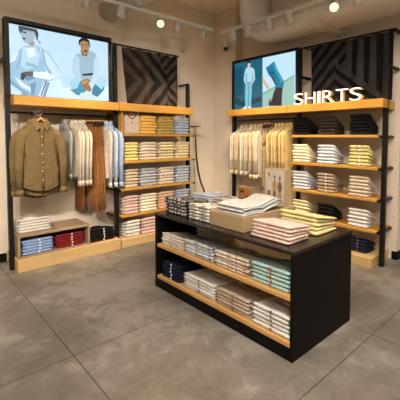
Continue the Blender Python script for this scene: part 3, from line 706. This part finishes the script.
def shirt(loc, rz, mat, label, group, L=.80, w=.225, d=.03, seed=1, buttons=True, slw=.07, sleeve_out=.075, sl=.60, name='hanging_shirt'):
    r = random.Random(seed); ph = r.uniform(0, 6)
    t = thing(name, loc, label, 'shirt', group, rz); ORG[t.name] = Vector((0, 0, 0))
    lv = [(-.088, .060, .034), (-.112, .074, .036), (-.138, w*.56, .034), (-.168, w*.78, d*.8), (-.20, w*.94, d*.8), (-.25, w*1.0, d), (-.32, w*.95, d*1.1), (-.45, w*.93, d*1.1), (-.58, w*.96, d*1.1), (-.70, w*1.0, d*1.1), (-L+.03, w*1.02, d*1.1), (-L, w*1.01, d)]
    rings = []; lv = [(z-(0, .004, .012, .022, .026, .02)[i] if i < 6 else z, a, b) for i, (z, a, b) in enumerate(lv)]
    for i, (z, ww, dd) in enumerate(lv):
        rg = sring(0, 0, z, ww, dd, 24, .8, ph, .10 if i > 4 else 0)
        if i < 3:
            for p in rg: p.z -= (.085, .06, .03)[i]*max(0, -p.y/dd)**2
        if i >= len(lv)-2:
            for p in rg: p.z += .05*(abs(p.x)/w)**2
        for p in rg: p.y += .006*math.sin(p.x*26+ph+z*2)*(i/11)
        rings.append(rg)
    G().rings(rings, 0, False).make('shirt_body', mat, t, True)
    for s in (-1, 1):
        P = [(s*w*.80, 0, -.218), (s*(w*.98), 0, -.27), (s*(w+sleeve_out*.5), -.004, -.34), (s*(w+sleeve_out*.8), -.010, -.45), (s*(w+sleeve_out), -.016, -.60), (s*(w+sleeve_out*.95), -.02, -.16-sl)]
        R_ = [(.03, d*.7), (slw*.85, d*1.0), (slw*.95, d*1.05), (slw*.85, d), (slw*.75, d*.95), (slw*.62, d*.9)]
        sv = G().tube(P, R_, 12, squash=(1, 0, 0)).make('sleeve', mat, t, True)
        e = Vector(P[-1]); G().tube([e+Vector((0, 0, .012)), e+Vector((0, 0, -.055))], [(slw*.66, d*.95), (slw*.68, d*.98)], 12, squash=(1, 0, 0)).make('cuff', mat, sv, True)
    # collar: stand and two turned-down leaves
    g = G()
    n = 14
    for k in range(n):
        a0 = -PI/2+.26+(2*PI-.52)*k/n; a1 = -PI/2+.26+(2*PI-.52)*(k+1)/n
        q = []
        for a in (a0, a1):
            fr = max(0, -math.sin(a))
            q.append([Vector((.058*math.cos(a), .038*math.sin(a)-.004*fr, -.062-.085*fr*fr)), Vector((.086*math.cos(a)+.022*math.copysign(fr, math.cos(a)), .054*math.sin(a)-.004*fr, -.110-.105*fr*fr))])
        g.add([q[0][0], q[1][0], q[1][1], q[0][1]], [(0, 1, 2, 3)])
    if buttons:
        for q in (-1, 1):
            g.add([(q*.008, -.048, -.155), (q*.060, -.012, -.072), (q*.094, -.022, -.122), (q*.056, -.066, -.222), (q*.012, -.056, -.170)], [(0, 1, 2, 3, 4) if q > 0 else (4, 3, 2, 1, 0)])
    c = g.make('collar', mat, t, False); sm = c.modifiers.new('thickness', 'SOLIDIFY'); sm.thickness = .004
    if buttons:
        g = G(); P = [(-.11-.06*q*(L-.17)/.6) for q in range(11)]
        g.tube([(0, -d*1.12-.006, z) for z in (-.16, -.22, -.35, -.5, -.65, -L+.015)], [(.017, .004)]*6, 8, squash=(1, 0, 0)); p = g.make('placket', mat, t, True)
        for q in range(7):
            z = -.185-q*(L-.27)/6.5
            G().tube([(0, -d*1.12-.014, z), (0, -d*1.12-.009, z)], .0065, 8).make('button', 'button', p)
    return t
def trousers(loc, rz, mat, label, group, L=1.22, w=.20, seed=1, d=.022, flare=1.):
    r = random.Random(seed); ph = r.uniform(0, 6)
    t = thing('hanging_trousers', loc, label, 'trousers', group, rz); ORG[t.name] = Vector((0, 0, 0))
    z0 = -.115
    G().rings([sring(0, 0, z0, w*.92, d*.8, 20, .7), sring(0, 0, z0-.04, w*.94, d, 20, .7), sring(0, 0, z0-.16, w*1.02, d*1.2, 20, .7, ph, .04), sring(0, 0, z0-.30, w*1.06, d*1.3, 20, .7, ph, .04)]).make('hip_section', mat, t, True)
    G().rings([sring(0, 0, z0+.002, w*.95, d*.95, 20, .7), sring(0, 0, z0-.036, w*.96, d*1.1, 20, .7)]).make('waistband', mat, t, True)
    for s in (-1, 1):
        G().rings([sring(s*w*(.50+.26*(-z-.3)/.95*(flare > 1)), 0, z, ww, d*1.25, 16, .75, ph+s, .13) for z, ww in ((z0-.22, w*.50), (z0-.45, w*.50), (z0-.7, w*.50*flare), (z0-.95, w*.50*flare), (z0-L+.1, w*.52*flare))]).make('trouser_leg', mat, t, True)
    return t
RY, RX = 4.85, 4.45
# olive shirts facing out
oln = ['nearest', 'second nearest', 'third nearest', 'rearmost']
for i in range(4):
    y = 4.50+.075*i; x = 1.275+(0, .012, -.02, .02)[i]
    shirt((x, y, 1.885), (0, .03, -.04, .02)[i], 'g_olive', '%s olive button shirt facing out on left rack' % oln[i], 'olive shirts facing out on the left rack', L=(.93, 1.0, 1.03, 1.05)[i], w=.192, d=.03, seed=i, slw=.060, sleeve_out=.050, sl=.755+.01*i)
    hanger((x, y, 1.885), (0, .03, -.04, .02)[i], 'wooden hanger inside %s olive shirt' % oln[i], 'hangers of the olive shirts', .145)
def side_left(x, kind, mat, label, rz=-PI/2, **k):
    if kind == 'shirt': shirt((x, RY, 1.89), rz, mat, label, 'shirts hung sideways on the left rack', buttons=False, d=.018, slw=.055, sleeve_out=.02, **k)
    else: trousers((x, RY, 1.89), rz, mat, label, 'brown trousers on the left rack', **k)
    hanger((x, RY, 1.89), rz, 'wooden hanger carrying ' + label, 'hangers on the left rack rod', .19 if kind != 'shirt' else .15, clips=kind != 'shirt')
side_left(1.665, 'shirt', 'g_grey', 'grey shirt just behind the olive shirts', L=.80, w=.22, sl=.62, seed=10)
for i, x in enumerate((1.74, 1.79, 1.84, 1.89)):
    side_left(x, 'shirt', ('g_cream', 'g_white', 'g_cream', 'g_white')[i], '%s of four cream shirts left of brown trousers' % ('leftmost', 'second', 'third', 'rightmost')[i], rz=-PI/2+(.14, .10, .12, .10)[i], L=.84+.03*(i % 2), w=.235, sl=.72, seed=20+i)
for i, x in enumerate((1.945, 2.005, 2.06, 2.115)):
    side_left(x, 'trousers', ('g_brown', 'g_brown_lit')[i % 2], '%s of four rust brown hanging trousers' % ('leftmost', 'second', 'third', 'rightmost')[i], rz=-PI/2+(.36, .26, .18, .06)[i], L=(1.31, 1.27, 1.30, 1.28)[i], w=(.165, .15, .16, .15)[i], flare=1.12, seed=30+i)  # alternate pairs in a lighter copy of the brown, shading put into the colour
for i, x in enumerate((2.165, 2.22, 2.275)):
    side_left(x, 'shirt', ('g_white', 'g_paleblue', 'g_blue')[i], '%s of three shirts right of brown trousers' % ('white leftmost', 'pale blue middle', 'light blue rightmost')[i], rz=-PI/2+(.10, .20, .30)[i], L=.90, w=.25, sl=.78, seed=40+i)
def side_right(y, kind, mat, label, rz=-PI/2-PI/2, **k):
    if kind == 'shirt': shirt((RX, y, 1.885), rz, mat, label, 'shirts hung sideways on the right rack', buttons=k.pop('buttons', False), slw=.055, sleeve_out=.02, **k)
    else: trousers((RX, y, 1.885), rz, mat, label, 'khaki trousers on the right rack', **k)
    hanger((RX, y, 1.885), rz, 'wooden hanger carrying ' + label, 'hangers on the right rack rod', .19 if kind != 'shirt' else .15, clips=kind != 'shirt')
for i, (y, r0) in enumerate(((4.175, -.50), (4.075, -.42), (3.965, -.34), (3.875, -.26))):
    side_right(y, 'shirt', ('g_stripe', 'g_sand', 'g_stripe', 'g_cream')[i], '%s shirt at far left end of right rack' % ('broad striped outermost', 'cream second', 'striped third', 'pale fourth')[i], rz=r0, L=.86+.02*i, w=.215, sl=.70, d=.022, seed=50+i, buttons=i == 0)
for i, y in enumerate((3.80, 3.745, 3.69)):
    side_right(y, 'shirt', ('g_sand', 'g_sand', 'g_stripe')[i], '%s of three sand striped shirts left of khaki trousers' % ('leftmost', 'middle', 'rightmost')[i], rz=(-.05, .03, -.02)[i], L=.92+.02*i, w=.23, sl=.74, d=.018, seed=60+i)
for i, y in enumerate((3.62, 3.565, 3.51)):
    side_right(y, 'trousers', 'g_khaki', '%s of three khaki hanging trousers' % ('leftmost', 'middle', 'rightmost')[i], rz=(.04, -.03, .05)[i], L=1.12, w=.17, seed=70+i)
for i, y in enumerate((3.44, 3.375, 3.31, 3.24, 3.17)):
    side_right(y, 'shirt', ('g_yellow', 'g_sand', 'g_yellow', 'g_yellow', 'g_yellow')[i], '%s of five yellow shirts right of khaki trousers' % ('leftmost', 'second', 'middle', 'fourth', 'rightmost')[i], rz=(-.05, .03, -.02, .05, 0)[i], L=.86+.01*i, w=.225, sl=.72, d=.018, seed=80+i)

# ------------------------------------------------------------------ garment steamer in the corner
t = thing('garment_steamer', (3.98, 4.78, 0), 'upright garment steamer with round bronze head and black hose in the corner', 'steamer')
G().rings([sring(3.98, 4.80, z, w, w*.8, 20, .8) for z, w in ((0, .16), (.02, .17), (.16, .165), (.25, .12), (.27, .06))]).make('water_tank', 'grey_plastic', t, True)
G().tube([(3.86, 4.80, .26), (3.80, 4.79, 1.76)], .006, 8).make('pole', 'steamer_steel', t, True)
G().rings([sring(3.80, 4.76, z, w, w, 20, 1.) for z, w in ((1.765, .03), (1.78, .11), (1.79, .125), (1.80, .115), (1.808, .03))]).make('steam_head', 'bronze_plastic', t, True)
G().tube([(3.79, 4.72, 1.76), (3.782, 4.70, 1.66), (3.78, 4.70, 1.58)], [.014, .018, .013], 10).make('handle', 'bronze_plastic', t, True)
G().tube([(3.78, 4.70, 1.585), (3.785, 4.70, 1.45), (3.80, 4.70, 1.25), (3.84, 4.70, 1.0), (3.90, 4.70, .8), (3.97, 4.70, .66), (4.01, 4.72, .55), (4.02, 4.76, .40), (4.0, 4.79, .27)], .016, 10).make('hose', 'black_plastic', t, True)

# ------------------------------------------------------------------ ceiling services
def oval_path(pts, wx, wt, n=16):
    return G().tube(pts, [(wx, wt)]*len(pts), n, squash=(1, 0, 0))
arc = [(4.36, 3.52+.36*math.sin(a)-.0, 3.59-.36*math.cos(a)) for a in [PI/2*q/8 for q in range(9)]]
pts = [(4.36, -4.9, 3.23), (4.36, 1.0, 3.23), (4.36, 2.4, 3.23), (4.36, 3.3, 3.23)]+arc+[(4.36, 3.88, 3.95)]
oval_path(pts, .33, .15).make('air_duct', 'white_paint', None, True)
tag(bpy.data.objects['air_duct'], 'wide flat white duct bending from ceiling above right wall', 'duct')
o = G().tube([(2.42, 5.11, 3.48), (2.42, 3.2, 3.48), (2.42, -4.9, 3.48)], .15, 20).make('air_duct', 'white_paint', None, True)
tag(o, 'round white duct running out from left wall above the chevron cloth', 'duct')
o = G().tube([(3.1, 5.11, 3.80), (3.1, -4.9, 3.80)], .03, 10).make('conduit_pipe', 'white_paint', None, True); tag(o, 'thin white pipe under ceiling left of the corner', 'pipe')
g = G()
a = on(2, 3.06, 322, 21); b = on(2, 3.06, 357, 35)
g.tube([(3.9, 2.55, 3.06), (4.73, 2.55, 3.06)], .012, 6); g.tube([(3.9, 2.47, 3.06), (4.73, 2.47, 3.06)], .012, 6); g.tube([(3.9, 2.43, 3.06), (3.9, 2.59, 3.06)], .014, 6)
g.tube([(3.9, 2.51, 3.06), (3.9, 2.51, 3.95)], .006, 6)
o = g.make('conduit_bracket', 'white_paint'); tag(o, 'white metal bracket rails under the flat duct above barred cloth', 'bracket')
o = G().box(4.0, 4.73, -4.9, 1.2, 3.5, 3.7).make('ceiling_beam', 'ceiling_paint'); struct(o); bpy.data.objects[o.name].name = 'trim_2'

def track(label, p0, p1, wires, lamps, grp):
    p0, p1 = Vector(p0), Vector(p1); d = (p1-p0).normalized()
    t = thing('lighting_track', (p0+p1)/2, label, 'lighting track')
    n = Vector((-d.y, d.x, 0))*.017
    z = Vector((0, 0, .016))
    v = [p0-n-z, p0+n-z, p0+n+z, p0-n+z, p1-n-z, p1+n-z, p1+n+z, p1-n+z]
    G().add(v, [(0, 3, 2, 1), (4, 5, 6, 7), (0, 1, 5, 4), (1, 2, 6, 5), (2, 3, 7, 6), (3, 0, 4, 7)]).make('rail', 'white_paint', t)
    for w in wires:
        q = p0.lerp(p1, w); G().tube([q+z, (q.x, q.y, CZ)], .004, 6).make('suspension_wire', 'grey_plastic', t)
def lamp(pos, aim, label, lit=False, power=60, grp='track spotlights', cone=60, col=(1, .74, .46)):
    pos = Vector(pos); d = (Vector(aim)-pos).normalized()
    t = thing('track_spotlight', pos, label, 'spotlight', grp)
    G().box(pos.x-.03, pos.x+.03, pos.y-.03, pos.y+.03, pos.z-.045, pos.z-.016, 0, .004).make('adapter', 'white_paint', t)
    c = pos+Vector((0, 0, -.095))
    G().tube([pos+Vector((0, 0, -.04)), c], .009, 6).make('swivel_arm', 'white_paint', t)
    G().tube([c-d*.075, c-d*.062, c+d*.04, c+d*.075, c+d*.074, c+d*.02], [.034, .046, .052, .056, .049, .042], 18, cap=False).make('housing', 'lamp_grey', t, True)
    G().tube([c-d*.070, c-d*.064], .042, 16).make('rear_cap', 'grey_plastic', t)
    G().tube([c+d*.015, c+d*.022] if not lit else [c+d*.074, c+d*.082], .041 if not lit else .048, 16).make('lens', 'lamp_glow' if lit else 'lamp_dim', t)
    L = bpy.data.lights.new('spot_lamp', 'SPOT'); L.energy = power; L.color = col; L.spot_size = math.radians(cone); L.spot_blend = .7; L.shadow_soft_size = .05
    lo = bpy.data.objects.new('spot_lamp', L); C.objects.link(lo); lo.location = c+d*.10
    lo.rotation_euler = d.to_track_quat('-Z', 'Y').to_euler()
zA = 3.30
track('white ceiling track running along left wall above the chevron cloth', (1.0, 4.25, zA), (3.74, 4.22, zA), (.35, .92), None, None)
LA = [(1.74, (1.5, 4.9, 1.2), 'far left'), (2.19, (2.0, 5.0, 1.2), 'second'), (2.77, (2.5, 4.9, 1.0), 'glowing yellow middle'), (3.08, (3.0, 4.9, 1.3), 'fourth'), (3.56, (3.4, 4.9, 1.2), 'rightmost')]
P = 75
for x, aim, w in LA:
    if 'glow' in w: lamp((x, 4.235, zA), (1.4, 1.4, 1.3), w+' spotlight on the left ceiling track', True, P*1.3)
    else: lamp((x, 4.235, zA), aim, w+' spotlight on the left ceiling track', False, P)
zB = 3.20
track('white ceiling track running toward camera from the corner by small camera', (3.70, 3.98, zB), (3.70, .6, zB), (.10, .5), None, None)
LB = [(3.72, (4.5, 4.1, 1.3), 'leftmost'), (3.42, (4.5, 3.6, 1.3), 'second'), (3.05, (4.4, 3.2, 1.2), 'third'), (2.72, (4.5, 2.6, 1.2), 'fourth'), (2.09, (1.3, .6, 1.2), 'glowing fifth'), (1.82, (4.4, 2.1, 1.1), 'rightmost')]
for y, aim, w in LB:
    lamp((3.70, y, zB), aim, w+' spotlight on the right ceiling track', 'glow' in w, P*(.6 if 'glow' in w else 1))
# the shop's other tracks, over the floor behind and beside the viewer
zC = 3.3
track('white ceiling track over the shop floor beside the viewer', (-1.5, 1.2, zC), (2.6, 1.2, zC), (.2, .8), None, None)
for i, (x, aim, pw) in enumerate(((-1.2, (1.0, 5.0, .2), 2.6), (-.6, (1.6, 4.8, .9), 1.7), (0., (2.6, 4.65, 1.3), 1.0), (.5, (3.5, 4.8, 1.6), 1.1), (1.0, (2.0, 2.2, .2), .45), (1.5, (4.4, 3.7, 1.3), .8), (2.1, (4.2, 2.8, .8), .5))):
    lamp((x, 1.2, zC), aim, '%s spotlight from the left on the track over the shop floor' % ('first', 'second', 'third', 'fourth', 'fifth', 'sixth', 'seventh')[i], False, 120*pw, cone=52, col=(1, .88, .74))
# ceiling panels lighting the rest of the shop
for i, (x, y) in enumerate(((-1.5, -1.8), (2.6, -1.2), (.6, .4))):
    t = thing('ceiling_panel_light', (x, y, CZ-.06), '%s square ceiling light panel over the shop floor' % ('left', 'right', 'central')[i], 'ceiling light')
    bx('panel_frame', x-.45, x+.45, y-.45, y+.45, CZ-.05, CZ, 'white_paint', t)
    bx('diffuser', x-.41, x+.41, y-.41, y+.41, CZ-.056, CZ-.05, 'lamp_soft' if 'lamp_soft' in MATS else emit('lamp_soft', (1, .93, .84), 4.).name, t, 0)
    L = bpy.data.lights.new('panel_lamp', 'AREA'); L.energy = 85; L.size = .8; L.color = (1, .93, .84)
    lo = bpy.data.objects.new('panel_lamp', L); C.objects.link(lo); lo.location = (x, y, CZ-.07)
for i, (x, y) in enumerate(((-.6, -.6), (2.3, -.4))):  # two unseen uplights, added to brighten the ceiling
    t = thing('added_uplight', (x, y, 3.15), '%s unseen uplight added to brighten the ceiling, behind viewer' % ('left', 'right')[i], 'ceiling light')
    bx('light_body', x-.6, x+.6, y-.05, y+.05, 3.12, 3.18, 'white_paint', t)
    bx('diffuser', x-.58, x+.58, y-.04, y+.04, 3.18, 3.185, 'lamp_soft', t, 0)
    for q in (-.5, .5): G().tube([(x+q, y, 3.18), (x+q, y, CZ)], .003, 6).make('suspension_wire', 'grey_plastic', t)
    L = bpy.data.lights.new('added_uplight_lamp', 'AREA'); L.shape = 'RECTANGLE'; L.size = 1.15; L.size_y = .07; L.energy = 45; L.color = (1, .84, .62)
    lo = bpy.data.objects.new('added_uplight_lamp', L); C.objects.link(lo); lo.location = (x, y, 3.19); lo.rotation_euler = (PI, 0, 0)
# security camera on the pilaster
t = thing('security_camera', (4.55, 4.73, 3.27), 'small white security camera with black dome high in the corner', 'camera')
G().tube([(4.56, 4.73, 3.33), (4.53, 4.72, 3.33), (4.50, 4.71, 3.30)], [.035, .035, .03], 12).make('mount', 'white_paint', t, True)
G().rings([sring(4.49, 4.70, z, w, w, 18, 1.) for z, w in ((3.35, .03), (3.33, .055), (3.27, .062), (3.24, .058))]).make('housing', 'white_paint', t, True)
G().rings([sring(4.49, 4.70, z, w, w, 18, 1.) for z, w in ((3.245, .046), (3.215, .043), (3.19, .03), (3.178, .012))]).make('dome', 'lens_glass', t, True)

w = bpy.data.worlds.new('world'); scene.world = w; w.use_nodes = True
w.node_tree.nodes['Background'].inputs[0].default_value = (1, .86, .70, 1); w.node_tree.nodes['Background'].inputs[1].default_value = .38
scene.view_settings.view_transform = 'Standard'; scene.view_settings.look = 'None'; scene.view_settings.gamma = 1
scene.view_settings.exposure = 0.5
